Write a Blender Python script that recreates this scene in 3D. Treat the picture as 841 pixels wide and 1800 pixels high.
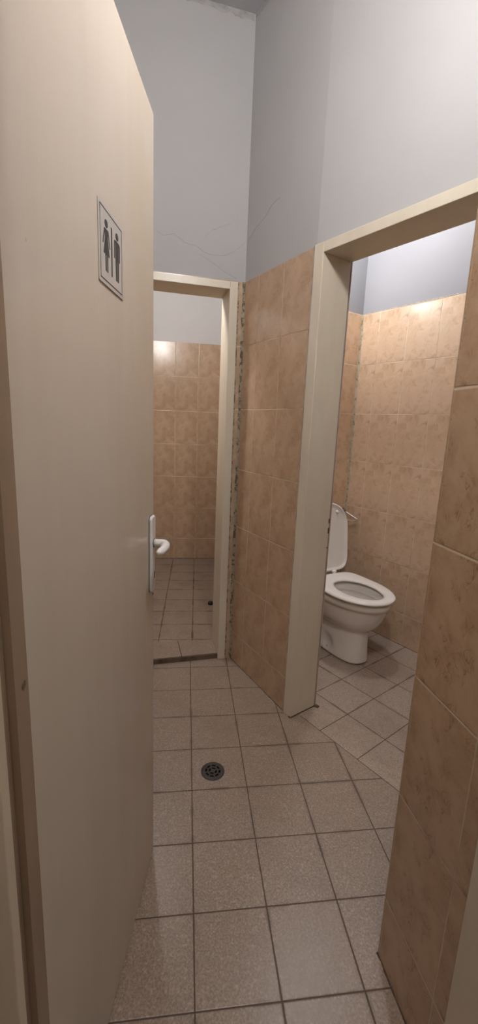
import bpy, bmesh, math, random
from mathutils import Vector, Matrix
from math import sin, cos, pi, radians, atan2, hypot, sqrt

# ------------------------------------------------------------------ start
for o in list(bpy.data.objects):
    bpy.data.objects.remove(o)
SC = bpy.context.scene
C = SC.collection
U = 0.205                                   # one floor tile in metres (tile + joint)

# ------------------------------------------------------------------ camera
cam = bpy.data.cameras.new('camera')
cam.sensor_fit = 'VERTICAL'; cam.sensor_height = 36.0
cam.lens = 757.68 / 1800 * 36
cam.clip_start = 0.02
co = bpy.data.objects.new('camera', cam); C.objects.link(co)
co.location = (-0.18878*U, -3.62140*U, 6.47875*U)
co.rotation_euler = (1.37022911, -0.04015735, -0.11722015)
SC.camera = co

# ------------------------------------------------------------------ world, exposure
w = bpy.data.worlds.new('world'); SC.world = w; w.use_nodes = True
w.node_tree.nodes['Background'].inputs[0].default_value = (0.9, 0.85, 0.8, 1)
w.node_tree.nodes['Background'].inputs[1].default_value = 0.02
SC.view_settings.view_transform = 'Standard'
SC.view_settings.look = 'None'
SC.view_settings.exposure = 0.0
SC.view_settings.gamma = 1.0
SC.view_settings.use_curve_mapping = False

# lamps: (position in tiles, watts, colour, radius)
HALL_LAMP = ((1.35, -0.45, 12.2), 36.5, (1.0, 0.97, 0.955))
WC_LAMP   = ((3.975, 7.198, 13.2), 31.0, (1.0, 0.98, 0.97), 0.055)
WC_GLINT_LAMP = ((3.268, 8.674, 10.75), 6.0, (1.0, 0.98, 0.97), 0.035)  # extra lamp, added for the bright reflection on the cubicle tiles
ROOM_LAMP = ((-1.75, 8.75, 10.75), 28.0, (1.0, 0.97, 0.94))
OUT_LAMP  = ((-0.2, -7.0, 14.55), 26.0, (1.0, 0.82, 0.66))

# ------------------------------------------------------------------ materials
def newmat(name):
    m = bpy.data.materials.new(name); m.use_nodes = True
    return m, m.node_tree.nodes, m.node_tree.links, m.node_tree.nodes['Principled BSDF']

class NT:
    """tiny helper for building node maths"""
    def __init__(s, m): s.t = m.node_tree; s.n = s.t.nodes; s.l = s.t.links
    def put(s, sock, v):
        if hasattr(v, 'is_output') or isinstance(v, bpy.types.NodeSocket): s.l.new(v, sock)
        else: sock.default_value = v
    def math(s, op, a, b=None, c=None, clamp=False):
        n = s.n.new('ShaderNodeMath'); n.operation = op; n.use_clamp = clamp
        s.put(n.inputs[0], a)
        if b is not None: s.put(n.inputs[1], b)
        if c is not None: s.put(n.inputs[2], c)
        return n.outputs[0]
    def step(s, x, a, b, lo=0.0, hi=1.0):
        n = s.n.new('ShaderNodeMapRange'); n.interpolation_type = 'SMOOTHSTEP'
        s.put(n.inputs['Value'], x); s.put(n.inputs['From Min'], a); s.put(n.inputs['From Max'], b)
        s.put(n.inputs['To Min'], lo); s.put(n.inputs['To Max'], hi)
        return n.outputs[0]
    def coord(s):
        n = s.n.new('ShaderNodeTexCoord'); return n.outputs['Object']
    def sep(s, v):
        n = s.n.new('ShaderNodeSeparateXYZ'); s.put(n.inputs[0], v); return n.outputs
    def comb(s, x, y, z):
        n = s.n.new('ShaderNodeCombineXYZ')
        for i, v in enumerate((x, y, z)): s.put(n.inputs[i], v)
        return n.outputs[0]
    def noise(s, v, scale, detail=2.0, rough=0.5, dist=0.0):
        n = s.n.new('ShaderNodeTexNoise'); s.put(n.inputs['Vector'], v)
        n.inputs['Scale'].default_value = scale; n.inputs['Detail'].default_value = detail
        n.inputs['Roughness'].default_value = rough; n.inputs['Distortion'].default_value = dist
        return n.outputs['Fac']
    def mix(s, f, a, b):
        n = s.n.new('ShaderNodeMix'); n.data_type = 'RGBA'
        s.put(n.inputs[0], f)
        for k, v in ((6, a), (7, b)):
            if isinstance(v, tuple): n.inputs[k].default_value = (*v, 1)
            else: s.l.new(v, n.inputs[k])
        return n.outputs[2]
    def bump(s, h, strength, dist):
        n = s.n.new('ShaderNodeBump'); n.inputs['Strength'].default_value = strength
        n.inputs['Distance'].default_value = dist; s.put(n.inputs['Height'], h)
        return n.outputs[0]

def wall_tile(name, x0, z0, tw=0.2, th=0.3075, base=(0.56, 0.40, 0.272), base2=(0.47, 0.32, 0.205),
              grout=(0.70, 0.60, 0.48), shift=0.0, vgrout=0.75, amount=0.72):
    m, n, l, b = newmat(name); q = NT(m)
    P = q.sep(q.coord())
    u = q.math('DIVIDE', q.math('SUBTRACT', P[0], x0), tw)
    v = q.math('DIVIDE', q.math('SUBTRACT', P[2], z0), th)
    fu = q.math('FRACT', u); fv = q.math('FRACT', v)
    du = q.math('MULTIPLY', q.math('SUBTRACT', 0.5, q.math('ABSOLUTE', q.math('SUBTRACT', fu, 0.5))), tw)
    dv = q.math('MULTIPLY', q.math('SUBTRACT', 0.5, q.math('ABSOLUTE', q.math('SUBTRACT', fv, 0.5))), th)
    loc = q.comb(q.math('MULTIPLY', fu, tw), shift, q.math('MULTIPLY', fv, th))
    world = q.coord()
    cloud = q.noise(loc, 9.0, 3, 0.6, 0.6)
    fine = q.noise(loc, 60.0, 3, 0.65)
    var = q.noise(world, 1.6, 1)
    f = q.step(q.math('ADD', cloud, q.math('MULTIPLY', q.math('SUBTRACT', fine, 0.5), 0.35)), 0.35, 0.7)
    col = q.mix(f, base, base2)
    # printed scribble veins, the same on every tile
    def lc(k, sz=1.0): return q.comb(q.math('MULTIPLY', fu, tw), shift+k, q.math('MULTIPLY', fv, th*sz))
    clump = q.noise(lc(3.1), 21.0, 1.0, 0.5, 0.4)
    for k, (sc, dist, wd, lo, amt, dark) in enumerate(((27.0, 2.0, 0.030, 0.52, 0.62, (0.27, 0.16, 0.085)), (52.0, 1.2, 0.030, 0.57, 0.45, (0.30, 0.185, 0.105)), (19.0, 2.4, 0.013, 0.45, 0.34, (0.31, 0.20, 0.115)))):
        nn = q.noise(lc(7.7*k+0.4, 0.62), sc, 1.0, 0.5, dist)
        line = q.step(q.math('ABSOLUTE', q.math('SUBTRACT', nn, 0.5)), wd*0.25, wd, 1.0, 0.0)
        col = q.mix(q.math('MULTIPLY', q.math('MULTIPLY', line, q.step(clump, lo, lo+0.09)), amt*amount), col, dark)
    col = q.mix(q.step(clump, 0.50, 0.72, 0.0, 0.20), col, (0.38, 0.235, 0.14))
    col = q.mix(q.step(var, 0.3, 0.75, 0.0, 0.16), col, (0.42, 0.29, 0.20))
    # joints
    gh = q.step(dv, 0.0011, 0.0024, 1.0, 0.0)
    gv = q.math('MULTIPLY', q.step(du, 0.0009, 0.0021, 1.0, 0.0), vgrout)
    g = q.math('MAXIMUM', gh, gv)
    dirt = q.noise(world, 5.0, 2)
    gcol = q.mix(q.step(dirt, 0.42, 0.7), grout, (0.36, 0.27, 0.19))
    col = q.mix(g, col, gcol)
    l.new(col, b.inputs['Base Color'])
    l.new(q.step(g, 0.0, 1.0, 0.23, 0.6), b.inputs['Roughness'])
    b.inputs['Specular IOR Level'].default_value = 0.45
    d = q.math('MINIMUM', du, dv)
    hgt = q.math('ADD', q.step(d, 0.0006, 0.0045), q.math('MULTIPLY', q.noise(world, 14.0, 2), 0.10))
    l.new(q.bump(hgt, 0.45, 0.0012), b.inputs['Normal'])
    return m

def floor_tile(name, ox, oy, tile=U, rot=0.0, ty=None, grout=(0.085, 0.06, 0.045), dirt=0.25, gw=0.0021, ca=(0.25, 0.192, 0.152), cb=(0.36, 0.284, 0.232)):
    """speckled stoneware; object coordinates are world metres"""
    m, n, l, b = newmat(name); q = NT(m)
    co_ = q.coord(); P = q.sep(co_)
    x = q.math('SUBTRACT', P[0], ox); y = q.math('SUBTRACT', P[1], oy)
    if rot:
        c_, s_ = cos(rot), sin(rot)
        x, y = (q.math('ADD', q.math('MULTIPLY', x, c_), q.math('MULTIPLY', y, s_)),
                q.math('SUBTRACT', q.math('MULTIPLY', y, c_), q.math('MULTIPLY', x, s_)))
    u = q.math('DIVIDE', x, tile); v = q.math('DIVIDE', y, ty or tile)
    iu = q.math('FLOOR', u); iv = q.math('FLOOR', v)
    fu = q.math('FRACT', u); fv = q.math('FRACT', v)
    du = q.math('MULTIPLY', q.math('SUBTRACT', 0.5, q.math('ABSOLUTE', q.math('SUBTRACT', fu, 0.5))), tile)
    dv = q.math('MULTIPLY', q.math('SUBTRACT', 0.5, q.math('ABSOLUTE', q.math('SUBTRACT', fv, 0.5))), ty or tile)
    d = q.math('MINIMUM', du, dv)
    wn = n.new('ShaderNodeTexWhiteNoise'); wn.noise_dimensions = '2D'
    l.new(q.comb(iu, iv, 0.0), wn.inputs['Vector'])
    big = q.noise(co_, 170.0, 2, 0.6)
    tiny = q.noise(co_, 420.0, 2, 0.6)
    vor = n.new('ShaderNodeTexVoronoi'); vor.inputs['Scale'].default_value = 230.0
    l.new(co_, vor.inputs['Vector'])
    vs = q.sep(vor.outputs['Color'])
    col = q.mix(q.step(big, 0.34, 0.66), ca, cb)
    col = q.mix(q.math('MULTIPLY', q.step(vs[0], 0.80, 0.87), 0.5), col, (0.20, 0.145, 0.115))
    col = q.mix(q.math('MULTIPLY', q.step(vs[1], 0.88, 0.92), 0.35), col, (0.56, 0.47, 0.40))
    col = q.mix(q.math('MULTIPLY', q.step(tiny, 0.55, 0.75), 0.35), col, (0.20, 0.145, 0.115))
    col = q.mix(q.math('MULTIPLY', wn.outputs['Value'], 0.16), col, (0.25, 0.19, 0.155))
    grime = q.noise(co_, 6.0, 3, 0.6)
    col = q.mix(q.step(grime, 0.45, 0.75, 0.0, dirt), col, (0.17, 0.12, 0.09))
    edge = q.math('MULTIPLY', q.step(d, 0.002, 0.012, 1.0, 0.0), q.step(q.noise(co_, 9.0, 2), 0.45, 0.7, 0.0, dirt*2.4))
    col = q.mix(edge, col, (0.10, 0.07, 0.05))
    g = q.step(d, gw*0.55, gw*1.15, 1.0, 0.0)
    col = q.mix(g, col, grout)
    l.new(col, b.inputs['Base Color'])
    l.new(q.math('ADD', q.step(big, 0.3, 0.7, 0.30, 0.40), q.math('MULTIPLY', g, 0.4)), b.inputs['Roughness'])
    b.inputs['Specular IOR Level'].default_value = 0.5
    l.new(q.bump(q.math('ADD', q.step(d, 0.001, 0.004), q.math('MULTIPLY', big, 0.06)), 0.5, 0.0012), b.inputs['Normal'])
    return m

def paint(name, col, col2, rough=0.4, scale=(6, 6, 1.5), grain=0.03, spec=0.4):
    m, n, l, b = newmat(name); q = NT(m)
    mp = n.new('ShaderNodeMapping'); mp.inputs['Scale'].default_value = scale
    l.new(q.coord(), mp.inputs['Vector'])
    f = q.noise(mp.outputs[0], 1.0, 4, 0.6)
    l.new(q.mix(q.step(f, 0.35, 0.75), col, col2), b.inputs['Base Color'])
    b.inputs['Roughness'].default_value = rough
    b.inputs['Specular IOR Level'].default_value = spec
    l.new(q.bump(q.noise(q.coord(), 180.0, 2), grain*4, 0.0008), b.inputs['Normal'])
    return m

def plain(name, col, rough=0.4, metal=0.0, spec=0.5, coat=0.0, var=0.06):
    m, n, l, b = newmat(name); q = NT(m)
    f = q.noise(q.coord(), 25.0, 3)
    d = tuple(max(0, c*(1-var*2)) for c in col)
    l.new(q.mix(q.step(f, 0.4, 0.75), col, d), b.inputs['Base Color'])
    b.inputs['Roughness'].default_value = rough; b.inputs['Metallic'].default_value = metal
    b.inputs['Specular IOR Level'].default_value = spec; b.inputs['Coat Weight'].default_value = coat
    b.inputs['Coat Roughness'].default_value = 0.08
    return m

def mould(name, base, spots, scale=(60, 60, 22), lo=0.5, hi=0.6):
    m, n, l, b = newmat(name); q = NT(m)
    mp = n.new('ShaderNodeMapping'); mp.inputs['Scale'].default_value = scale
    l.new(q.coord(), mp.inputs['Vector'])
    l.new(q.mix(q.step(q.noise(mp.outputs[0], 1.0, 3, 0.6), lo, hi), base, spots), b.inputs['Base Color'])
    b.inputs['Roughness'].default_value = 0.8
    return m

M = {}
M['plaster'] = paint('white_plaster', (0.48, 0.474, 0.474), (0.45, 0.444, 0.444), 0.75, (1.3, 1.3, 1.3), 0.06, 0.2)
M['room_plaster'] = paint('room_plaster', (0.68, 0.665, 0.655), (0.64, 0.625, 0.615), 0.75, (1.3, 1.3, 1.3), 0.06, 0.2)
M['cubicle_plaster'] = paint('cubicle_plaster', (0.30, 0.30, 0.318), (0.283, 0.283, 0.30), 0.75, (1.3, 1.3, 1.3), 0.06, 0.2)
M['ceiling'] = paint('ceiling_plaster', (0.46, 0.46, 0.47), (0.42, 0.42, 0.43), 0.8, (1.3, 1.3, 1.3), 0.06, 0.2)
M['cream'] = paint('cream_gloss_paint', (0.71, 0.64, 0.52), (0.65, 0.58, 0.46), 0.33, (8, 8, 2.0), 0.03, 0.45)
def door_mat():
    m = paint('door_paint', (0.60, 0.548, 0.478), (0.57, 0.516, 0.445), 0.27, (9, 9, 1.2), 0.04, 0.45)
    q = NT(m); b = q.n['Principled BSDF']; P = q.sep(q.coord())
    old = b.inputs['Base Color'].links[0].from_socket
    sm = q.noise(q.coord(), 5.0, 3, 0.6)
    k = q.math('MULTIPLY', q.step(P[0], 0.30, 0.63), q.step(sm, 0.36, 0.66, 0.0, 0.55))
    q.l.new(q.mix(k, old, (0.58, 0.485, 0.33)), b.inputs['Base Color'])
    sp = q.step(q.noise(q.coord(), 60.0, 1), 0.79, 0.83, 0.0, 0.4)
    q.l.new(q.mix(sp, b.inputs['Base Color'].links[0].from_socket, (0.30, 0.25, 0.20)), b.inputs['Base Color'])
    return m
M['door'] = door_mat()
M['jamb'] = paint('shaded_rebate_tan', (0.33, 0.25, 0.18), (0.28, 0.21, 0.15), 0.45, (8, 8, 2), 0.03, 0.3)  # browner than the frame: the reveal's shade is put into its colour
M['porcelain'] = plain('porcelain', (0.84, 0.805, 0.76), 0.10, 0, 0.5, 0.4, 0.01)
M['seat'] = plain('seat_plastic', (0.83, 0.80, 0.765), 0.22, 0, 0.5, 0.0, 0.01)
M['pvc'] = plain('white_plastic', (0.74, 0.73, 0.73), 0.3, 0, 0.5, 0, 0.02)
M['steel'] = plain('worn_chrome', (0.62, 0.60, 0.57), 0.28, 0.9, 0.5, 0, 0.1)
M['rust'] = plain('rusty_steel', (0.20, 0.155, 0.12), 0.6, 0.5, 0.4, 0, 0.25)
M['black'] = plain('black_print_and_shadow', (0.030, 0.030, 0.034), 0.35, 0, 0.4, 0, 0.02)
M['signplate'] = plain('brushed_silver_sign', (0.56, 0.545, 0.525), 0.32, 0.15, 0.5, 0, 0.03)
M['grate'] = plain('dark_drain_plastic', (0.055, 0.047, 0.042), 0.5, 0, 0.4, 0, 0.15)
M['hole'] = plain('drain_hole', (0.006, 0.005, 0.005), 0.9, 0, 0.1, 0, 0)
M['grime'] = mould('grime', (0.055, 0.04, 0.03), (0.11, 0.08, 0.06))
M['mould'] = mould('mouldy_grout', (0.38, 0.33, 0.25), (0.11, 0.098, 0.058), (60, 60, 48), 0.47, 0.60)
M['mould_light'] = mould('light_mouldy_grout', (0.42, 0.36, 0.27), (0.20, 0.175, 0.10), (60, 60, 40), 0.50, 0.66)
M['greygrout'] = mould('grey_grout', (0.46, 0.42, 0.36), (0.30, 0.265, 0.215), (60, 60, 18))
M['crack'] = plain('crack_line', (0.36, 0.34, 0.33), 0.9, 0, 0.1, 0, 0.1)
M['stain'] = plain('mould_stain', (0.44, 0.43, 0.42), 0.9, 0, 0.1, 0, 0.15)
M['water'] = plain('water', (0.42, 0.42, 0.40), 0.03, 0, 0.5, 0, 0)
M['chip'] = plain('bare_rust', (0.12, 0.08, 0.05), 0.8, 0, 0.3, 0, 0.2)

def glow(name, col, strength):
    m, n, l, b = newmat(name)
    b.inputs['Base Color'].default_value = (0.8, 0.8, 0.8, 1)
    b.inputs['Emission Color'].default_value = (*col, 1)
    b.inputs['Emission Strength'].default_value = strength
    return m

# ------------------------------------------------------------------ geometry helpers
def obj(name, bm, mat, parent=None, smooth=False, bevel=0.0, seg=2):
    bmesh.ops.recalc_face_normals(bm, faces=bm.faces)
    me = bpy.data.meshes.new(name); bm.to_mesh(me); bm.free()
    if mat: me.materials.append(mat)
    o = bpy.data.objects.new(name, me); C.objects.link(o)
    if parent: o.parent = parent
    if smooth:
        for p in me.polygons: p.use_smooth = True
    if bevel:
        md = o.modifiers.new('bevel', 'BEVEL'); md.width = bevel; md.segments = seg
        md.limit_method = 'ANGLE'; md.angle_limit = radians(40)
    return o
def empty(name, loc=(0, 0, 0), rz=0.0):
    o = bpy.data.objects.new(name, None); C.objects.link(o)
    o.location = loc; o.rotation_euler = (0, 0, rz); o.empty_display_size = 0.1
    return o
def tag(o, label=None, cat=None, group=None, kind=None):
    if label: o['label'] = label
    if cat: o['category'] = cat
    if group: o['group'] = group
    if kind: o['kind'] = kind
    return o
def struct(o, label=None):
    o['kind'] = 'structure'
    if label: o['label'] = label
    return o
def box(bm, x0, x1, y0, y1, z0, z1):
    vs = [bm.verts.new(p) for p in ((x0,y0,z0),(x1,y0,z0),(x1,y1,z0),(x0,y1,z0),(x0,y0,z1),(x1,y0,z1),(x1,y1,z1),(x0,y1,z1))]
    for f in ((3,2,1,0),(4,5,6,7),(0,1,5,4),(1,2,6,5),(2,3,7,6),(3,0,4,7)):
        bm.faces.new([vs[i] for i in f])
def boxes(*bs):
    bm = bmesh.new()
    for b in bs: box(bm, *b)
    return bm
def prism(bm, pts, z0, z1):
    a = [bm.verts.new((x, y, z0)) for x, y in pts]; b = [bm.verts.new((x, y, z1)) for x, y in pts]
    bm.faces.new(a[::-1]); bm.faces.new(b)
    for i in range(len(pts)):
        j = (i+1) % len(pts); bm.faces.new((a[i], a[j], b[j], b[i]))
def tube(bm, pts, r, seg=12, caps=True, flat=None):
    """round tube along a polyline; r a number or a list; flat = (axis vector, factor)"""
    pts = [Vector(p) for p in pts]; rs = r if isinstance(r, (list, tuple)) else [r]*len(pts)
    rings = []; prev = None
    for i, p in enumerate(pts):
        t = (pts[min(i+1, len(pts)-1)] - pts[max(i-1, 0)]).normalized()
        if prev is None:
            a = Vector((0, 0, 1)) if abs(t.z) < 0.9 else Vector((1, 0, 0))
            nrm = (a - t*a.dot(t)).normalized()
        else: nrm = (prev - t*prev.dot(t)).normalized()
        prev = nrm; bi = t.cross(nrm)
        ring = []
        for k in range(seg):
            an = 2*pi*k/seg
            ring.append(bm.verts.new(p + nrm*cos(an)*rs[i] + bi*sin(an)*rs[i]))
        rings.append(ring)
    for a, b in zip(rings, rings[1:]):
        for k in range(seg):
            bm.faces.new((a[k], a[(k+1) % seg], b[(k+1) % seg], b[k]))
    if caps: bm.faces.new(rings[0][::-1]); bm.faces.new(rings[-1])
def loft(bm, rings, close0=True, close1=True):
    vr = [[bm.verts.new(p) for p in r] for r in rings]
    n = len(vr[0])
    for a, b in zip(vr, vr[1:]):
        for k in range(n): bm.faces.new((a[k], a[(k+1) % n], b[(k+1) % n], b[k]))
    if close0: bm.faces.new(vr[0][::-1])
    if close1: bm.faces.new(vr[-1])
    return vr
def lathe(bm, prof, seg=32, axis='z'):
    rings = []
    for r, z in prof:
        ring = []
        for k in range(seg):
            a = 2*pi*k/seg
            ring.append((r*cos(a), r*sin(a), z))
        rings.append(ring)
    loft(bm, rings)

def frame_at(p0, p1):
    """location and turn of a wall that runs from p0 to p1 (tiles) with the room on its right"""
    return (p0[0]*U, p0[1]*U, 0), atan2(p1[1]-p0[1], p1[0]-p0[0]), hypot(p1[0]-p0[0], p1[1]-p0[1])*U

HT = 15.1*U + 0.0                                 # ceiling height
def wall(name, p0, p1, tmat=None, tiles=None, ttop=9.8, openings=(), thick=0.10, z0=-0.05, ext=(0.02, 0.02), tx=None, pmat='plaster'):
    """plaster wall; tiled dado as its child; openings = (x0, x1, top) in metres along the wall; the tile face is at local y = 0"""
    loc, rz, L = frame_at(p0, p1)
    def rects(xa, xb, za, zb):
        out = []; x = xa
        for (o0, o1, ot) in sorted(openings):
            if o0 > x: out.append((x, o0, za, zb))
            if zb > ot: out.append((max(o0, xa), min(o1, xb), max(ot, za), zb))
            x = o1
        if x < xb: out.append((x, xb, za, zb))
        return out
    bm = bmesh.new()
    for a, b, c, d in rects(-ext[0], L+ext[1], z0, HT): box(bm, a, b, 0.005, thick, c, d)
    o = struct(obj(name, bm, M[pmat])); o.location = loc; o.rotation_euler = (0, 0, rz)
    if tmat:
        bm = bmesh.new(); xa, xb = tx or (0, L)
        for a, b, c, d in rects(xa, xb, 0.0, ttop*U): box(bm, a, b, 0.0, 0.0065, c, d)
        t = struct(obj('tiling', bm, tmat, o), 'beige marbled ceramic wall tiling')
    return o

# ------------------------------------------------------------------ key points (tiles)
CR = (1.12, 7.45)                                   # hall corner between the two doorways
BD = (0.9909, 0.1350)                               # along the hall back wall
def on(p, d, s): return (p[0]+d[0]*s, p[1]+d[1]*s)
BW0 = on(CR, BD, -4.3)
JN = (2.265, 4.822)                                 # near corner of the cubicle door frame
FD = (0.492, -0.8706); FN = (0.8706, 0.492)         # along / into the cubicle door frame
JL = on(JN, FD, -0.236)
WC = (5.2, 10.22); E1 = (0.485, -0.8745); N1 = (-0.8745, -0.485)   # cubicle corner, along right wall, away from it
RW = (2.312, 0.352)                                 # corner of the near tiled wall
RD = (0.05, -0.99875)

# ------------------------------------------------------------------ floors
BORD0 = (2.20, 5.37); BORD1 = (4.05, 2.225)         # joint between hall floor and cubicle floor
bd = Vector((BORD1[0]-BORD0[0], BORD1[1]-BORD0[1])).normalized()
hallpoly = [(-3.2, -9.5), (4.6, -9.5), (4.6, 1.29), (3.749+bd.x*1.7, 2.739+bd.y*1.7), (2.493-bd.x*0.3, 4.872-bd.y*0.3), (2.35, 5.2), (1.25, 7.75), (1.0, 7.62), (-3.2, 7.05)]
bm = bmesh.new(); prism(bm, [(x*U, y*U) for x, y in hallpoly], -0.06, 0.0)
M['floor'] = floor_tile('hall_floor_tile', 0, 0)
struct(obj('floor', bm, M['floor']), 'speckled beige square floor tiles of the hall')
wcpoly = [(3.749+bd.x*1.7, 2.739+bd.y*1.7), (6.6, -0.5), (8.2, 5.2), (5.5, 10.8), (0.9, 8.6), (2.35, 5.2), (2.493-bd.x*0.3, 4.872-bd.y*0.3)]
bm = bmesh.new(); prism(bm, [(x*U, y*U) for x, y in wcpoly], -0.06, 0.0)
q3 = (3.607, 4.849)
M['wcfloor'] = floor_tile('cubicle_floor_tile', q3[0]*U, q3[1]*U, U*1.0, atan2(-0.857, 0.515), U*1.02, ca=(0.33, 0.265, 0.22), cb=(0.45, 0.37, 0.31))
struct(obj('floor', bm, M['wcfloor']), 'diagonally laid speckled tiles of the toilet cubicle')
# thin joint where the two layings meet
bm = bmesh.new()
a = Vector((2.493*U, 4.872*U)); b_ = Vector((3.749*U, 2.739*U)) + bd*0.3; nrm = Vector((-bd.y, bd.x))*0.0013
prism(bm, [tuple(a-nrm), tuple(b_-nrm), tuple(b_+nrm), tuple(a+nrm)], -0.001, 0.0004)
struct(obj('trim_1', bm, M['grime']), 'thin dark joint between straight and diagonal floor tiles')
# raised floor of the room behind the left doorway
SZ = 0.15*U
y_off = 0.06
bm = bmesh.new()
p1_ = on(CR, BD, -4.3); p2_ = on(CR, BD, 0.4)
prism(bm, [(p1_[0]*U, (p1_[1]+y_off)*U), (p2_[0]*U, (p2_[1]+y_off)*U), (2.2*U, 16.4*U), (-4.3*U, 16.4*U)], -0.06, SZ)
M['threshold'] = floor_tile('threshold_tile', (-0.247+0.705)*U, (7.39-4.95)*U, 1.5*U, 0.142, 20*U, dirt=0.35, gw=0.0026)
M['roomfloor'] = floor_tile('back_room_floor_tile', 0.061*U, 8.256*U, U*0.985, -0.0227, U*0.985, dirt=0.5, gw=0.0022)
struct(obj('floor', bm, M['roomfloor']), 'worn speckled floor tiles of the back room, one low step up')
bm = bmesh.new()
d1_ = (p1_[0]*U, (p1_[1]+y_off)*U-0.0005); d2_ = (p2_[0]*U, (p2_[1]+y_off)*U-0.0005)
prism(bm, [d1_, d2_, (p2_[0]*U, 8.17*U), (p1_[0]*U, 8.17*U)], 0.001, SZ+0.0008)
struct(obj('trim_9', bm, M['threshold']), 'speckled tile threshold in the left doorway')
bm = bmesh.new(); L0 = (0.15*U)
loc, rz, L = frame_at(on(CR, BD, -3.6), on(CR, BD, -0.36))
box(bm, 0, L, y_off*U-0.006, y_off*U+0.004, 0.0, SZ-0.004)
o = struct(obj('trim_2', bm, plain('step_riser', (0.16, 0.115, 0.085), 0.5, 0, 0.3, 0, 0.2)), 'dark low step edge below the left doorway')
o.location = loc; o.rotation_euler = (0, 0, rz)

# ------------------------------------------------------------------ walls
T = 0.2
M['t_back'] = wall_tile('tile_hall_back', 4.11*U, 0.84*U, shift=0.3)
M['t_jamb'] = wall_tile('tile_hall_right', 0.655*U, 0.84*U, 0.2, 1.5*U, shift=1.3)
M['t_near'] = wall_tile('tile_near_wall', 0.0, 0.88*U, 0.2, 1.503*U, shift=2.2, vgrout=0.5, amount=1.15)
M['t_wcr'] = wall_tile('tile_cubicle_right', 0.96*U*0+0.335, 0.98*U, 0.2, 1.495*U, base=(0.66, 0.485, 0.345), base2=(0.58, 0.41, 0.275), shift=3.3, vgrout=0.95, amount=0.5)
M['t_wcb'] = wall_tile('tile_cubicle_back', 0.14, 0.98*U, 0.2, 1.495*U, base=(0.65, 0.46, 0.31), base2=(0.57, 0.385, 0.25), shift=4.3, amount=0.55)
M['t_far'] = wall_tile('tile_back_room', (4.3-0.72)*U, 1.14*U, 0.985*U, 1.455*U, shift=5.1, amount=0.6)

# hall back wall with the left doorway
xj = 4.3                                             # local x (tiles) of the corner
o_r = (xj-0.15)*U; o_l = o_r-3.6*U
bl = (CR[0]-0.0)
DRX1 = 4.3 + (0.955-CR[0])/BD[0]; DRX0 = DRX1-3.55
wall_back = wall('wall_back', BW0, CR, M['t_back'], ttop=9.79, openings=((DRX0*U, DRX1*U, 9.76*U),), thick=0.15, ext=(0.02, 0.01))
# hall right wall: from the corner to the cubicle door frame, then above the frame
DJ = (JL[0]-CR[0], JL[1]-CR[1])
wall_r = wall('wall_right', CR, JL, M['t_jamb'], ttop=9.79, thick=0.10, ext=(0.02, 0.0))
FE = on(JN, FD, 3.17+0.236)                          # far end of the frame
o = wall('wall_right', JL, on(FE, FD, 1.4), M['t_jamb'], ttop=9.79, openings=((0.0, (3.17+0.472)*U, 9.8*U),), thick=0.12, ext=(0.0, 0.0))
# near tiled wall on the right (a pier: left face, far face)
NW1 = on(RW, RD, 1.9)
o = wall('wall_right', RW, NW1, M['t_near'], ttop=12.9, thick=0.0065, ext=(0.0, 0.0))
bm = bmesh.new(); prism(bm, [((RW[0]+0.03)*U, RW[1]*U), ((NW1[0]+0.03)*U, NW1[1]*U), (4.8*U, NW1[1]*U), (4.8*U, RW[1]*U)], -0.05, HT)
struct(obj('wall_right', bm, M['plaster']), 'solid end of the near tiled wall')
bm = bmesh.new(); prism(bm, [((RW[0]+0.001)*U, (RW[1]-0.04)*U), (4.8*U, (RW[1]-0.04)*U), (4.8*U, (RW[1]+0.0)*U), ((RW[0]+0.001)*U, (RW[1]+0.0)*U)], 0, 12.9*U)
t = struct(obj('wall_right', bm, M['t_near']), 'tiled return of the near wall')
# toilet cubicle
def wcp(a, b): return (WC[0]+E1[0]*a/U+N1[0]*b/U, WC[1]+E1[1]*a/U+N1[1]*b/U)
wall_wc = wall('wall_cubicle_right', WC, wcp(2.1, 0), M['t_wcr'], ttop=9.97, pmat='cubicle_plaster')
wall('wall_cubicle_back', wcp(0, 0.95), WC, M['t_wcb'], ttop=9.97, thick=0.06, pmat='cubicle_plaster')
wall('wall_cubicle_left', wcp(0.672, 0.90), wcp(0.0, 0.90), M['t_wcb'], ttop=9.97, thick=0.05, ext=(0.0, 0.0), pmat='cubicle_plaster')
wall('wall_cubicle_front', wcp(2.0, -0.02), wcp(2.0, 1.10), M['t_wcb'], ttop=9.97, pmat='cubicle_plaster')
# room behind the left doorway
FY = 16.11
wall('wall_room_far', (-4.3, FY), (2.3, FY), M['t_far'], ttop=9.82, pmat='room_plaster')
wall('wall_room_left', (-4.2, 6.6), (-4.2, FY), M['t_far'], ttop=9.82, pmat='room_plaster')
wall('wall_room_right', (2.1, FY), (2.1, 7.6), M['t_far'], ttop=9.82, pmat='room_plaster')
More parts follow.
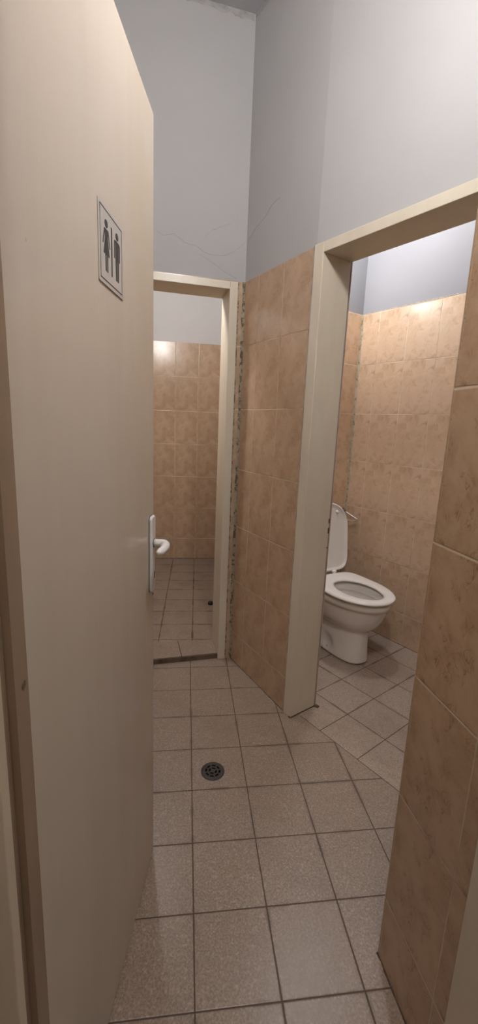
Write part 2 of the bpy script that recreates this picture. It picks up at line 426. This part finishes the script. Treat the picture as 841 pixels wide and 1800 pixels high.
# hall left wall, entrance wall, corridor
wall('wall_left', (-2.95, -1.0), (-2.95, 7.2), M['t_back'], ttop=9.8)
EY0, EY1 = -0.83, -1.52
bm = bmesh.new()
box(bm, -3.4*U, -1.36*U, -1.50*U, -0.86*U, -0.05, HT)
box(bm, -1.36*U, 2.6*U, -1.50*U, -0.86*U, 9.9*U, HT)
box(bm, 2.6*U, 4.8*U, -1.50*U, -0.86*U, -0.05, HT)
struct(obj('wall_front', bm, M['plaster']), 'plastered wall around the entrance')
wall('wall_corridor_left', (-2.95, -9.3), (-2.95, -1.5))
wall('wall_corridor_right', (4.4, -1.5), (4.4, -9.3))
wall('wall_corridor_back', (4.4, -9.2), (-2.95, -9.2))
bm = boxes((-4.8*U, 9*U, -9.6*U, 16.8*U, HT, HT+0.1))
struct(obj('ceiling', bm, M['ceiling']), 'white plaster ceiling')

# ------------------------------------------------------------------ mouldy corner joints, grime lines, cracks
def corner_strip(name, p, z0, z1, d1, d2, wdt, mat, label, seed=1):
    """rough grout filler in an inside corner; d1, d2 directions along the two walls away from the corner"""
    rnd = random.Random(seed); bm = bmesh.new(); n = 60; rows = []
    for i in range(n+1):
        z = z0+(z1-z0)*i/n
        w1 = wdt*rnd.uniform(0.7, 1.35); w2 = wdt*rnd.uniform(0.7, 1.35)
        pc = Vector((p[0]*U, p[1]*U, z)); v1 = Vector((*d1, 0)); v2 = Vector((*d2, 0))
        rows.append([bm.verts.new(pc+v1*w1), bm.verts.new(pc+(v1+v2)*wdt*0.42), bm.verts.new(pc+v2*w2), bm.verts.new(pc-(v1+v2)*0.004)])
    for a, b in zip(rows, rows[1:]):
        for k in range(4): bm.faces.new((a[k], a[(k+1) % 4], b[(k+1) % 4], b[k]))
    bm.faces.new(rows[0]); bm.faces.new(rows[-1][::-1])
    return struct(obj(name, bm, mat), label)
djn = Vector(DJ).normalized()
corner_strip('trim_3', CR, 0.0, 9.79*U, (-BD[0], -BD[1]), (djn.x, djn.y), 0.010, M['mould'], 'mouldy grey grout strip in the hall corner', 3)
corner_strip('trim_4', WC, 0.0, 9.97*U, E1, N1, 0.010, M['mould_light'], 'mouldy grey grout strip in the cubicle corner', 5)

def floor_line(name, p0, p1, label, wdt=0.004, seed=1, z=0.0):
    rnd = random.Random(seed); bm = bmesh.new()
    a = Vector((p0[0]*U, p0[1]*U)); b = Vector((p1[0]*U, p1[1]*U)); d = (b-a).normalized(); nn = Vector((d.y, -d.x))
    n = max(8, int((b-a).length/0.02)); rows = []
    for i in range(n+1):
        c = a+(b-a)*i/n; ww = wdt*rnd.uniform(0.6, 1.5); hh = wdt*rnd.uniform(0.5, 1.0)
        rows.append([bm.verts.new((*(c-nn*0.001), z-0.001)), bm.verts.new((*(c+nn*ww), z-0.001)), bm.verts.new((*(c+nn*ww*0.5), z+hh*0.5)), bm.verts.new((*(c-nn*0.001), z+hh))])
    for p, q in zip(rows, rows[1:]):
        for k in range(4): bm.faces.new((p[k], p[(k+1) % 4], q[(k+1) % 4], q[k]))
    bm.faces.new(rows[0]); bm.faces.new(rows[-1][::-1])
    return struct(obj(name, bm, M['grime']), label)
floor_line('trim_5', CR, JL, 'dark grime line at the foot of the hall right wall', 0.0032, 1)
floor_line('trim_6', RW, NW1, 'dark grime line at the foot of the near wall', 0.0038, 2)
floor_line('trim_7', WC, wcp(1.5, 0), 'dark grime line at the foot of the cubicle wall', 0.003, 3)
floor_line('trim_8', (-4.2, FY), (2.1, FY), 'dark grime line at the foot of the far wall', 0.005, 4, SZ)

def ribbon(name, pts, wdt, mat, parent, y=0.0042, label=None, seed=1):
    """thin flat mark lying on a wall: pts are (x, z) in wall coordinates"""
    rnd = random.Random(seed); bm = bmesh.new(); rows = []
    fine = []
    for (x0, z0), (x1, z1) in zip(pts, pts[1:]):
        k = max(2, int(hypot(x1-x0, z1-z0)/0.012))
        for i in range(k): fine.append((x0+(x1-x0)*i/k+rnd.uniform(-1, 1)*0.0018, z0+(z1-z0)*i/k+rnd.uniform(-1, 1)*0.0018))
    fine.append(pts[-1])
    for i, (x, z) in enumerate(fine):
        a = fine[max(0, i-1)]; b = fine[min(len(fine)-1, i+1)]
        d = Vector((b[0]-a[0], b[1]-a[1])).normalized(); nn = Vector((-d.y, d.x))*wdt*0.5*rnd.uniform(0.35, 1.3)
        rows.append([bm.verts.new((x+nn.x, y, z+nn.y)), bm.verts.new((x-nn.x, y, z-nn.y)), bm.verts.new((x-nn.x, y+0.002, z-nn.y)), bm.verts.new((x+nn.x, y+0.002, z+nn.y))])
    for p, q in zip(rows, rows[1:]):
        for k in range(4): bm.faces.new((p[k], p[(k+1) % 4], q[(k+1) % 4], q[k]))
    bm.faces.new(rows[0]); bm.faces.new(rows[-1][::-1])
    return struct(obj(name, bm, mat, parent), label)
CRK = [[(2.22, 10.62), (2.40, 10.56), (2.62, 10.62), (2.85, 10.47), (3.10, 10.44), (3.4, 10.30), (3.75, 10.30), (4.0, 10.42), (4.29, 10.66)],
       [(3.2, 10.28), (3.55, 10.12), (3.8, 9.98), (4.1, 9.86)],
       [(3.3, 10.62), (3.5, 10.82), (3.75, 10.93), (3.9, 11.0)]]
for k, c in enumerate(CRK):
    ribbon('crack', [(x*U, z*U) for x, z in c], 0.0013, M['crack'], wall_back, seed=k, label='thin dark crack in the plaster')

ribbon('crack', [(0.02*U, 10.66*U), (0.35*U, 10.85*U), (0.7*U, 10.92*U), (1.05*U, 11.1*U), (1.3*U, 11.12*U)], 0.0011, M['crack'], wall_r, seed=9, label='thin dark crack in the plaster')
ribbon('grime_edge', [(0.01, 9.975*U), (0.5, 9.98*U), (1.3, 9.975*U)], 0.0042, M['greygrout'], wall_wc, y=-0.0008, seed=31, label='grey grimy top edge of the cubicle tiling')
# grey mould along the ceiling edge
for k, (wl_, x0, x1, wd) in enumerate(((wall_back, 2.0, 4.29, 0.030), (wall_r, 0.01, 1.1, 0.022))):
    ribbon('mould_stain', [(x0*U, HT-0.012), ((x0+x1)/2*U, HT-0.010), (x1*U, HT-0.014)], wd, M['stain'], wl_, seed=20+k, label='grey mould along the ceiling edge')
# ------------------------------------------------------------------ door frames
def door_frame(name, p, d, jw, clear, depth, htop, hbot, label, proud=0.008, mat='cream', foot=0.0):
    loc = (p[0]*U, p[1]*U, 0); rz = atan2(d[1], d[0])
    r = empty(name, loc, rz); struct(r, label)
    y0, y1 = -proud, depth
    bm = bmesh.new(); box(bm, -jw, 0, y0, y1, foot, htop); obj('jamb', bm, M[mat], r, bevel=0.003)
    bm = bmesh.new(); box(bm, clear, clear+jw, y0, y1, foot, htop); obj('jamb', bm, M[mat], r, bevel=0.003)
    bm = bmesh.new(); box(bm, 0, clear, y0+0.0005, y1, hbot, htop-0.0005); obj('head', bm, M[mat], r, bevel=0.002)
    return r
# frame of the left doorway in the hall back wall
LJ = on(BW0, BD, DRX1-0.20-3.15)
fr_back = door_frame('door_1', LJ, BD, 0.20*U, 3.15*U, 0.83*U, 9.77*U, 9.60*U, 'cream painted frame of the left doorway')
# frame of the toilet cubicle doorway
fr_wc = door_frame('door_2', JN, FD, 0.236*U, 3.17*U, 0.735*U, 9.80*U, 9.62*U, 'cream painted frame of the cubicle doorway')
bm = bmesh.new(); box(bm, -0.238*U-0.006, -0.238*U+0.001, -0.005, 0.0, 0.0, 9.79*U); obj('grout_line', bm, M['greygrout'], fr_wc)
bm = bmesh.new(); box(bm, 3.15*U+0.20*U-0.001, 3.15*U+0.20*U+0.006, -0.005, 0.0, 0.0, 9.77*U); obj('grout_line', bm, M['mould'], fr_back)
# bare rusty chips along the inner edge of the cubicle jamb
rnd = random.Random(4)
bm = bmesh.new()
for z, h in ((0.915, 0.020), (0.868, 0.026), (0.80, 0.004)):
    box(bm, -0.0045, 0.0008, 0.735*U-0.007, 0.735*U+0.0006, z, z+h)
obj('paint_chip', bm, M['chip'], fr_wc)
bm = bmesh.new(); box(bm, -0.012, 0.001, -0.0088, -0.004, 0.0, 0.006); box(bm, -0.003, 0.0012, 0.0, 0.735*U, 0.0, 0.005)
obj('foot_grime', bm, M['grime'], fr_wc)
bm = bmesh.new(); prism(bm, [(0.001, 0.735*U-0.004), (0.022, 0.735*U+0.004), (0.016, 0.735*U+0.022), (-0.02, 0.735*U+0.016)], 0, 0.002)
obj('sill_stub', bm, M['grime'], fr_wc)

# entrance frame around the camera side of the hall
er = struct(empty('door_3', (0, 0, 0)), 'cream painted entrance frame nearest the viewer')
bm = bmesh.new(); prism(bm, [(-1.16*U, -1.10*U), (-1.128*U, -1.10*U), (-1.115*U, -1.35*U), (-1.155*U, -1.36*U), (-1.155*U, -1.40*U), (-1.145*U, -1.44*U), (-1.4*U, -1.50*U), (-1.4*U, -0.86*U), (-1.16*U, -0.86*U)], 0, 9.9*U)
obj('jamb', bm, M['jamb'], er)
bm = bmesh.new(); tube(bm, [(-1.130*U, -1.215*U, 4.93*U), (-1.116*U, -1.215*U, 4.93*U)], 0.0055, 14); obj('plugged_hole', bm, M['rust'], er)
bm = bmesh.new(); prism(bm, [(-1.145*U, -1.44*U), (-1.135*U, -1.47*U), (-1.135*U, -1.56*U), (-2.3*U, -1.56*U), (-2.3*U, -1.50*U), (-1.4*U, -1.50*U)], 0, 9.9*U+0.05)
obj('architrave', bm, M['cream'], er, bevel=0.002)
bm = bmesh.new(); prism(bm, [(2.335*U, -0.835*U), (2.7*U, -0.835*U), (2.7*U, -1.56*U), (2.335*U, -1.56*U)], 0, 9.9*U)
obj('jamb', bm, M['cream'], er, bevel=0.003)
bm = bmesh.new(); box(bm, -1.36*U, 2.6*U, -1.56*U, -0.835*U, 9.82*U, 9.95*U); obj('head', bm, M['cream'], er, bevel=0.003)

# ------------------------------------------------------------------ open entrance door with handle
FEED = (-0.602*U, 1.932*U); DD = Vector((0.169, 0.9856)).normalized()
LW = 3.12*U
door = empty('door_4', (FEED[0]-DD.x*LW, FEED[1]-DD.y*LW, 0), atan2(DD.y, DD.x))   # local x to the free edge, y = away from the viewer
struct(door, 'open cream painted entrance door with toilet sign')
TH = 0.040
bm = boxes((0, LW, 0, TH, 0.006, 9.755*U)); obj('leaf', bm, M['door'], door, bevel=0.004, seg=3)
# long plate
px0, px1 = LW-0.050, LW-0.0105
hp = empty('door_handle', (0, 0, 0)); hp.parent = door
bm = bmesh.new()
def rrect(cx, cz, wx, wz, r, n=6):
    out = []
    for sx, sz, a0 in ((1, 1, 0), (-1, 1, 90), (-1, -1, 180), (1, -1, 270)):
        for i in range(n+1):
            a = radians(a0+90*i/n); out.append((cx+sx*(wx/2-r)+r*cos(a), cz+sz*(wz/2-r)+r*sin(a)))
    return out
pc = (px0+px1)/2
def plate(bm, pts, y0, y1, inset=0.0):
    loft(bm, [[(x, y0, z) for x, z in pts], [(x, y1, z) for x, z in pts]])
pts = rrect(pc, 0.985, px1-px0, 0.205, 0.010)
inn = rrect(pc, 0.985, px1-px0-0.006, 0.199, 0.008)
loft(bm, [[(x, 0.0, z) for x, z in pts], [(x, -0.0055, z) for x, z in pts], [(x, -0.0085, z) for x, z in inn]])
obj('backplate', bm, M['pvc'], hp)
bm = bmesh.new(); plate(bm, rrect(pc, 0.985, px1-px0+0.0014, 0.2066, 0.011), 0.0, -0.0018); obj('plate_shadow', bm, M['black'], hp)  # black sheet behind the plate stands in for its shadow
bm = bmesh.new(); plate(bm, rrect(pc+0.006, 0.926, 0.006, 0.020, 0.0028), -0.0080, -0.0088); obj('keyhole', bm, M['hole'], hp)
# lever: stem out of the plate, then a flattened grip back towards the hinges
bm = bmesh.new(); zc = 1.0155
path = [(pc, -0.007, zc), (pc, -0.020, zc), (pc, -0.028, zc), (pc-0.003, -0.036, zc), (pc-0.010, -0.0415, zc-0.001), (pc-0.024, -0.0440, zc-0.002), (pc-0.044, -0.0440, zc-0.003), (pc-0.064, -0.042, zc-0.003), (pc-0.074, -0.0395, zc-0.003), (pc-0.079, -0.0365, zc-0.003)]
tube(bm, path, [0.0105, 0.0105, 0.0108, 0.0112, 0.0115, 0.0113, 0.0105, 0.010, 0.0085, 0.004], 18)
obj('lever', bm, M['pvc'], hp, smooth=True)
bm = bmesh.new(); tube(bm, [(pc, -0.0083, zc), (pc, -0.0098, zc)], 0.0122, 20); obj('stem_shadow', bm, M['black'], hp)  # thin black disc painted in as shadow round the lever stem
# screw plug low on the leaf edge
bm = bmesh.new(); tube(bm, [(LW-0.010, 0.001, 0.865), (LW-0.010, -0.0015, 0.865)], 0.003, 10); obj('plugged_hole', bm, M['rust'], door)

# ------------------------------------------------------------------ toilet sign on the door
sgn = empty('restroom_sign', door.location, door.rotation_euler.z)
tag(sgn, 'square silver sign with black woman and man pictograms on the open cream door', 'sign')
sx, sz, sw = LW-0.3025, 1.610, 0.122
bm = bmesh.new(); plate(bm, rrect(sx, sz, sw, sw, 0.003), -0.0002, -0.0018); obj('plate', bm, M['signplate'], sgn)
def pic(name, polys, y=-0.0018, t=0.0003):
    bm = bmesh.new()
    for pts in polys: plate(bm, pts, y+0.0002, y-t)
    return obj(name, bm, M['black'], sgn)
iw = 0.109; bt = 0.0016
pic('border', [[(sx-iw/2, sz+iw/2), (sx+iw/2, sz+iw/2), (sx+iw/2, sz+iw/2-bt), (sx-iw/2, sz+iw/2-bt)],
               [(sx-iw/2, sz-iw/2+bt), (sx+iw/2, sz-iw/2+bt), (sx+iw/2, sz-iw/2), (sx-iw/2, sz-iw/2)],
               [(sx-iw/2, sz+iw/2-bt), (sx-iw/2+bt, sz+iw/2-bt), (sx-iw/2+bt, sz-iw/2+bt), (sx-iw/2, sz-iw/2+bt)],
               [(sx+iw/2-bt, sz+iw/2-bt), (sx+iw/2, sz+iw/2-bt), (sx+iw/2, sz-iw/2+bt), (sx+iw/2-bt, sz-iw/2+bt)]])
def circ(cx, cz, r, n=20): return [(cx+r*cos(2*pi*i/n), cz+r*sin(2*pi*i/n)) for i in range(n)]
def mirror(pts, cx): return [(2*cx-x, z) for x, z in reversed(pts)]
wx = LW-0.328
pic('divider', [[(LW-0.3055, 1.648), (LW-0.2998, 1.648), (LW-0.2998, 1.571), (LW-0.3055, 1.571)]])
# woman: head, flared dress, arms, two legs
W_ = [circ(wx, 1.6440, 0.0062),
      [(wx-0.0060, 1.6360), (wx+0.0060, 1.6360), (wx+0.0055, 1.622), (wx+0.0120, 1.5965), (wx-0.0120, 1.5965), (wx-0.0055, 1.622)],
      [(wx-0.0060, 1.6360), (wx-0.0085, 1.6350), (wx-0.0150, 1.6110), (wx-0.0125, 1.6100), (wx-0.0062, 1.6300)],
      [(wx+0.0060, 1.6360), (wx+0.0062, 1.6300), (wx+0.0125, 1.6100), (wx+0.0150, 1.6110), (wx+0.0085, 1.6350)],
      [(wx-0.0055, 1.598), (wx-0.0010, 1.598), (wx-0.0010, 1.571), (wx-0.0050, 1.571)],
      [(wx+0.0010, 1.598), (wx+0.0055, 1.598), (wx+0.0050, 1.571), (wx+0.0010, 1.571)]]
def widen(ps, cx, k): return [[(cx+(x-cx)*k, z) for x, z in p] for p in ps]
pic('woman_pictogram', widen(W_, wx, 1.22))
mx = LW-0.2745
M_ = [circ(mx, 1.6440, 0.0062),
      [(mx-0.0075, 1.6365), (mx+0.0075, 1.6365), (mx+0.0075, 1.604), (mx-0.0075, 1.604)],
      [(mx-0.0075, 1.6365), (mx-0.0110, 1.6355), (mx-0.0128, 1.633), (mx-0.0128, 1.606), (mx-0.0095, 1.606), (mx-0.0090, 1.630)],
      [(mx+0.0075, 1.6365), (mx+0.0090, 1.630), (mx+0.0095, 1.606), (mx+0.0128, 1.606), (mx+0.0128, 1.633), (mx+0.0110, 1.6355)],
      [(mx-0.0075, 1.605), (mx-0.0010, 1.605), (mx-0.0010, 1.571), (mx-0.0065, 1.571)],
      [(mx+0.0010, 1.605), (mx+0.0075, 1.605), (mx+0.0065, 1.571), (mx+0.0010, 1.571)]]
pic('man_pictogram', widen(M_, mx, 1.2))

# ------------------------------------------------------------------ toilet
# local x = forward from the back wall, local y = towards the hall side, z up; axis 0.405 m from the right wall
tb = wcp(0.010, 0.325)
toi = empty('toilet', (tb[0]*U, tb[1]*U, 0), atan2(E1[1], E1[0])-radians(6))
tag(toi, 'white porcelain toilet with its seat down and lid up in the tiled cubicle', 'toilet')
SY = -1                                              # local +y of the turned empty points to the right wall
NS = 96
def egg(xb, xf, hw, z, split=0.46, pb=2.6, pf=2.05):
    """egg outline: squarer at the back, round at the front"""
    cx = xb+(xf-xb)*split; out = []
    for k in range(NS):
        a = 2*pi*k/NS; c, s = cos(a), sin(a)
        if c >= 0: e = 2.0/pf; out.append((cx+(xf-cx)*abs(c)**e, hw*abs(s)**e*(1 if s >= 0 else -1), z))
        else: e = 2.0/pb; out.append((cx-(cx-xb)*abs(c)**e, hw*abs(s)**e*(1 if s >= 0 else -1), z))
    return out
bm = bmesh.new()
outer = [egg(0.13, 0.540, 0.094, 0.000, 0.55, 3, 2.6), egg(0.13, 0.543, 0.094, 0.012, 0.55, 3, 2.6), egg(0.13, 0.540, 0.090, 0.06, 0.55, 3, 2.5),
         egg(0.125, 0.537, 0.088, 0.12, 0.55, 3, 2.4), egg(0.12, 0.537, 0.088, 0.175, 0.55, 3, 2.4), egg(0.115, 0.540, 0.091, 0.196, 0.55, 3, 2.3),
         egg(0.11, 0.556, 0.110, 0.207, 0.53, 3, 2.2), egg(0.10, 0.590, 0.139, 0.235, 0.5, 3, 2.1), egg(0.09, 0.617, 0.158, 0.278, 0.48, 3, 2.1),
         egg(0.08, 0.634, 0.169, 0.325, 0.47, 3.0, 2.05), egg(0.07, 0.640, 0.173, 0.347, 0.47, 3.2, 2.05), egg(0.06, 0.654, 0.185, 0.356, 0.47, 3.4, 2.05), egg(0.055, 0.659, 0.188, 0.372, 0.47, 3.5, 2.05),
         egg(0.055, 0.657, 0.186, 0.390, 0.47, 3.5, 2.05), egg(0.06, 0.650, 0.181, 0.397, 0.47, 3.5, 2.05)]
inner = [egg(0.262, 0.622, 0.127, 0.397, 0.5, 2.2, 2.05), egg(0.266, 0.617, 0.122, 0.388, 0.5, 2.2, 2.05), egg(0.266, 0.617, 0.122, 0.352, 0.5, 2.2, 2.05), egg(0.262, 0.620, 0.126, 0.344, 0.5, 2.2, 2.05),
         egg(0.248, 0.628, 0.138, 0.343, 0.5, 2.2, 2.05), egg(0.25, 0.600, 0.125, 0.30, 0.5, 2.2, 2.05), egg(0.30, 0.53, 0.085, 0.235, 0.5, 2, 2), egg(0.33, 0.47, 0.055, 0.205, 0.5, 2, 2)]
outer = [[(x+0.012*f, y+SY*0.016*f, z) for x, y, z in r] for r, f in zip(outer, (1, 1, 1, 1, 1, 0.85, 0.6, 0.35, 0.15, 0, 0, 0, 0, 0, 0))]
foot = []
for a_, b_ in zip(outer[1:4], outer[2:5]):
    for i in range(5): foot.append([tuple(Vector(p).lerp(Vector(q_), i/5)) for p, q_ in zip(a_, b_)])
outer = [outer[0]]+foot+outer[4:]
def dent(p):
    x, y, z = p
    if y*SY <= 0: return p
    d_ = sqrt(((x-0.338)/0.040)**2+((z-0.066)/0.058)**2)
    k_ = max(0.0, min(1.0, (1.0-d_)/0.35)); k_ = k_*k_*(3-2*k_)
    return (x, y-SY*0.016*k_, z)
outer = [[dent(p) for p in r] for r in outer]
loft(bm, outer+inner)
bowl = obj('bowl', bm, M['porcelain'], toi, smooth=True)
md = bowl.modifiers.new('sub', 'SUBSURF'); md.levels = 1; md.render_levels = 1
bm = bmesh.new(); prism(bm, [(x, y) for x, y, z in egg(0.315, 0.50, 0.068, 0, 0.5, 2, 2)], 0.206, 0.216); obj('water', bm, M['water'], bowl)
# waste spigot at the back of the foot
bm = bmesh.new(); tube(bm, [(0.16, 0, 0.16), (0.06, 0, 0.18), (0.0, 0, 0.18)], 0.052, 20); obj('outlet_pipe', bm, M['porcelain'], toi, smooth=True)
# side recess and fixing bolt
bm = bmesh.new(); tube(bm, [(0.335, SY*0.088, 0.030), (0.335, SY*0.098, 0.030), (0.335, SY*0.101, 0.030)], [0.008, 0.0075, 0.004], 14); obj('fixing_bolt', bm, M['steel'], toi, smooth=True)
# seat ring
def ring_obj(name, outs, ins, mat, parent):
    bm = bmesh.new(); rs = outs+ins
    vr = [[bm.verts.new(p) for p in r] for r in rs]; n = NS
    for a, b in zip(vr, vr[1:]+vr[:1]):
        for k in range(n): bm.faces.new((a[k], a[(k+1) % n], b[(k+1) % n], b[k]))
    return obj(name, bm, mat, parent, smooth=True)
so = dict(split=0.47, pb=5.5, pf=2.1)
seat = ring_obj('seat',
    [egg(0.172, 0.664, 0.190, 0.4020, **so), egg(0.168, 0.668, 0.194, 0.407, **so), egg(0.168, 0.668, 0.194, 0.413, **so), egg(0.174, 0.662, 0.188, 0.4205, **so), egg(0.19, 0.645, 0.172, 0.4245, **so)],
    [egg(0.276, 0.618, 0.124, 0.4235, 0.5, 2.1, 2.0), egg(0.286, 0.608, 0.114, 0.418, 0.5, 2.1, 2.0), egg(0.288, 0.606, 0.112, 0.410, 0.5, 2.1, 2.0), egg(0.284, 0.610, 0.116, 0.4025, 0.5, 2.1, 2.0)], M['seat'], toi)
md = seat.modifiers.new('sub', 'SUBSURF'); md.levels = 1; md.render_levels = 1
for y in (-0.075, 0.075):
    bm = bmesh.new(); tube(bm, [(0.158, y-0.016, 0.424), (0.158, y+0.016, 0.424)], 0.0095, 16)
    tube(bm, [(0.158, y, 0.397), (0.158, y, 0.424)], 0.012, 16); obj('hinge', bm, M['seat'], toi, smooth=True)
# lid: built lying along +x from its hinge line, then turned up on an Empty-free rotation
LID = math.radians(97)
lb = bmesh.new()
lo_ = dict(split=0.60, pb=7.0, pf=2.35)
lr = [egg(0.0, 0.436, 0.190, 0.000, **lo_), egg(-0.004, 0.441, 0.195, 0.003, **lo_), egg(-0.004, 0.441, 0.195, 0.010, **lo_), egg(0.002, 0.435, 0.189, 0.016, **lo_), egg(0.03, 0.407, 0.16, 0.0185, **lo_)]
li = [egg(0.007, 0.432, 0.187, 0.000, **lo_), egg(0.010, 0.429, 0.184, 0.006, **lo_), egg(0.02, 0.41, 0.165, 0.0075, **lo_)]
loft(lb, list(reversed(li))+lr)
lid = obj('lid', lb, M['seat'], toi, smooth=True)
lid.location = (0.158, 0, 0.432); lid.rotation_euler = (0, -LID, 0)
for y in (-0.105, 0.105):
    bm = bmesh.new(); tube(bm, [(0.375, y, 0.008), (0.375, y, -0.006)], [0.011, 0.008], 14); obj('bumper', bm, M['seat'], lid, smooth=True)

# ------------------------------------------------------------------ paper holder in the cubicle corner
hx = empty('toilet_paper_holder', (wcp(0.0, 0.0)[0]*U, wcp(0.0, 0.0)[1]*U, 0), atan2(E1[1], E1[0]))
tag(hx, 'empty chrome wire toilet paper holder on the tiled cubicle wall above the toilet', 'paper holder')
HZ = 0.778
bm = bmesh.new(); tube(bm, [(0.0, -0.034, HZ), (0.008, -0.034, HZ)], 0.017, 18); tube(bm, [(0.006, -0.034, HZ), (0.026, -0.033, HZ-0.004)], 0.0095, 14); obj('mount', bm, M['rust'], hx, smooth=True)
bm = bmesh.new(); tube(bm, [(0.018, -0.033, HZ-0.003), (0.04, -0.029, HZ-0.012), (0.115, -0.016, HZ-0.044), (0.124, -0.018, HZ-0.049), (0.126, -0.026, HZ-0.051), (0.118, -0.04, HZ-0.052), (0.07, -0.12, HZ-0.052), (0.06, -0.135, HZ-0.052)], 0.0042, 10)
obj('wire_arm', bm, M['steel'], hx, smooth=True)

# ------------------------------------------------------------------ floor drain
dr = empty('floor_drain', (0.398*U, 3.41*U, 0.0))
tag(dr, 'small round dark floor drain grate set in the hall floor tiles', 'drain')
R0 = 0.046
bm = bmesh.new(); lathe(bm, [(R0-0.011, 0.0002), (R0-0.010, 0.0028), (R0-0.002, 0.0026), (R0, 0.0005), (R0, -0.004), (R0-0.011, -0.004)], 40)
bm.free(); bm = bmesh.new()
prof = [(R0-0.012, -0.002), (R0-0.012, 0.0022), (R0-0.008, 0.0030), (R0-0.002, 0.0028), (R0, 0.0008), (R0, -0.002)]
vr = [[bm.verts.new((r*cos(2*pi*k/40), r*sin(2*pi*k/40), z)) for k in range(40)] for r, z in prof]
for a, b in zip(vr, vr[1:]+vr[:1]):
    for k in range(40): bm.faces.new((a[k], a[(k+1) % 40], b[(k+1) % 40], b[k]))
obj('rim', bm, M['grate'], dr, smooth=True)
bm = bmesh.new(); lathe(bm, [(0.001, 0.0004), (R0-0.010, 0.0004), (R0-0.010, 0.0009), (0.001, 0.0009)], 40); obj('sump', bm, M['hole'], dr)
def arc_bar(bm, r0, r1, a0, a1, z0, z1, n=10):
    pts = [(r1*cos(a0+(a1-a0)*i/n), r1*sin(a0+(a1-a0)*i/n)) for i in range(n+1)]+[(r0*cos(a1-(a1-a0)*i/n), r0*sin(a1-(a1-a0)*i/n)) for i in range(n+1)]
    prism(bm, pts, z0, z1)
bm = bmesh.new()
arc_bar(bm, 0.0300, 0.037, 0, 2*pi*0.999, 0.0008, 0.0024, 40)
arc_bar(bm, 0.0165, 0.0225, 0, 2*pi*0.999, 0.0008, 0.0024, 40)
prism(bm, circ(0, 0, 0.0095, 24), 0.0008, 0.0026)
for k in range(8):
    a = 2*pi*k/8+0.2
    arc_bar(bm, 0.0222, 0.0302, a-0.11, a+0.11, 0.0008, 0.0022, 3)
for k in range(4):
    a = 2*pi*k/4+0.4
    arc_bar(bm, 0.0092, 0.0168, a-0.22, a+0.22, 0.0008, 0.0022, 3)
obj('grate', bm, M['grate'], dr)

# ------------------------------------------------------------------ small black rubber stop on the back-room floor
bm = bmesh.new()
lathe(bm, [(0.004, 0.0), (0.020, 0.0), (0.019, 0.012), (0.014, 0.022), (0.004, 0.024)], 18)
st = obj('door_stop', bm, M['black'], None, smooth=True)
st.location = (0.735*U, 10.80*U, SZ)
tag(st, 'small black rubber stop on the floor inside the left doorway', 'door stop')

# ------------------------------------------------------------------ lamps (globe fixtures)
def globe(name, pos, watt, col, r, label, mount):
    e = empty(name, (pos[0]*U, pos[1]*U, pos[2]*U)); tag(e, label, 'lamp')
    bm = bmesh.new(); bmesh.ops.create_uvsphere(bm, u_segments=24, v_segments=14, radius=r)
    area = 4*pi*r*r
    obj('globe', bm, glow(name+'_glass', col, watt/(area*pi)), e, smooth=True)
    bm = bmesh.new()
    m = Vector(mount).normalized()
    tube(bm, [m*(r*0.80), m*(r*1.15), m*(r*1.16), m*Vector(mount).length], [r*0.62, r*0.62, r*0.75, r*0.75], 20)
    obj('base', bm, M['pvc'], e, smooth=False)
globe('wall_lamp', *HALL_LAMP, 0.07, 'round white glass lamp on the hall wall above the entrance', (0, (-0.855-HALL_LAMP[0][1])*U, 0))
globe('ceiling_lamp', *WC_LAMP, 'round white glass lamp hanging from the cubicle ceiling above the toilet', (0, 0, HT-WC_LAMP[0][2]*U))
globe('wall_lamp', *WC_GLINT_LAMP, 'small round white glass lamp added on the cubicle wall for a glint on the tiles', (-E1[0]*0.078, -E1[1]*0.078, 0))
globe('wall_lamp', *ROOM_LAMP, 0.06, 'round white glass lamp above the left doorway in the back room', (0, -0.085, 0))
globe('ceiling_lamp', *OUT_LAMP, 0.075, 'round white glass lamp on the corridor ceiling', (0, 0, HT-OUT_LAMP[0][2]*U))
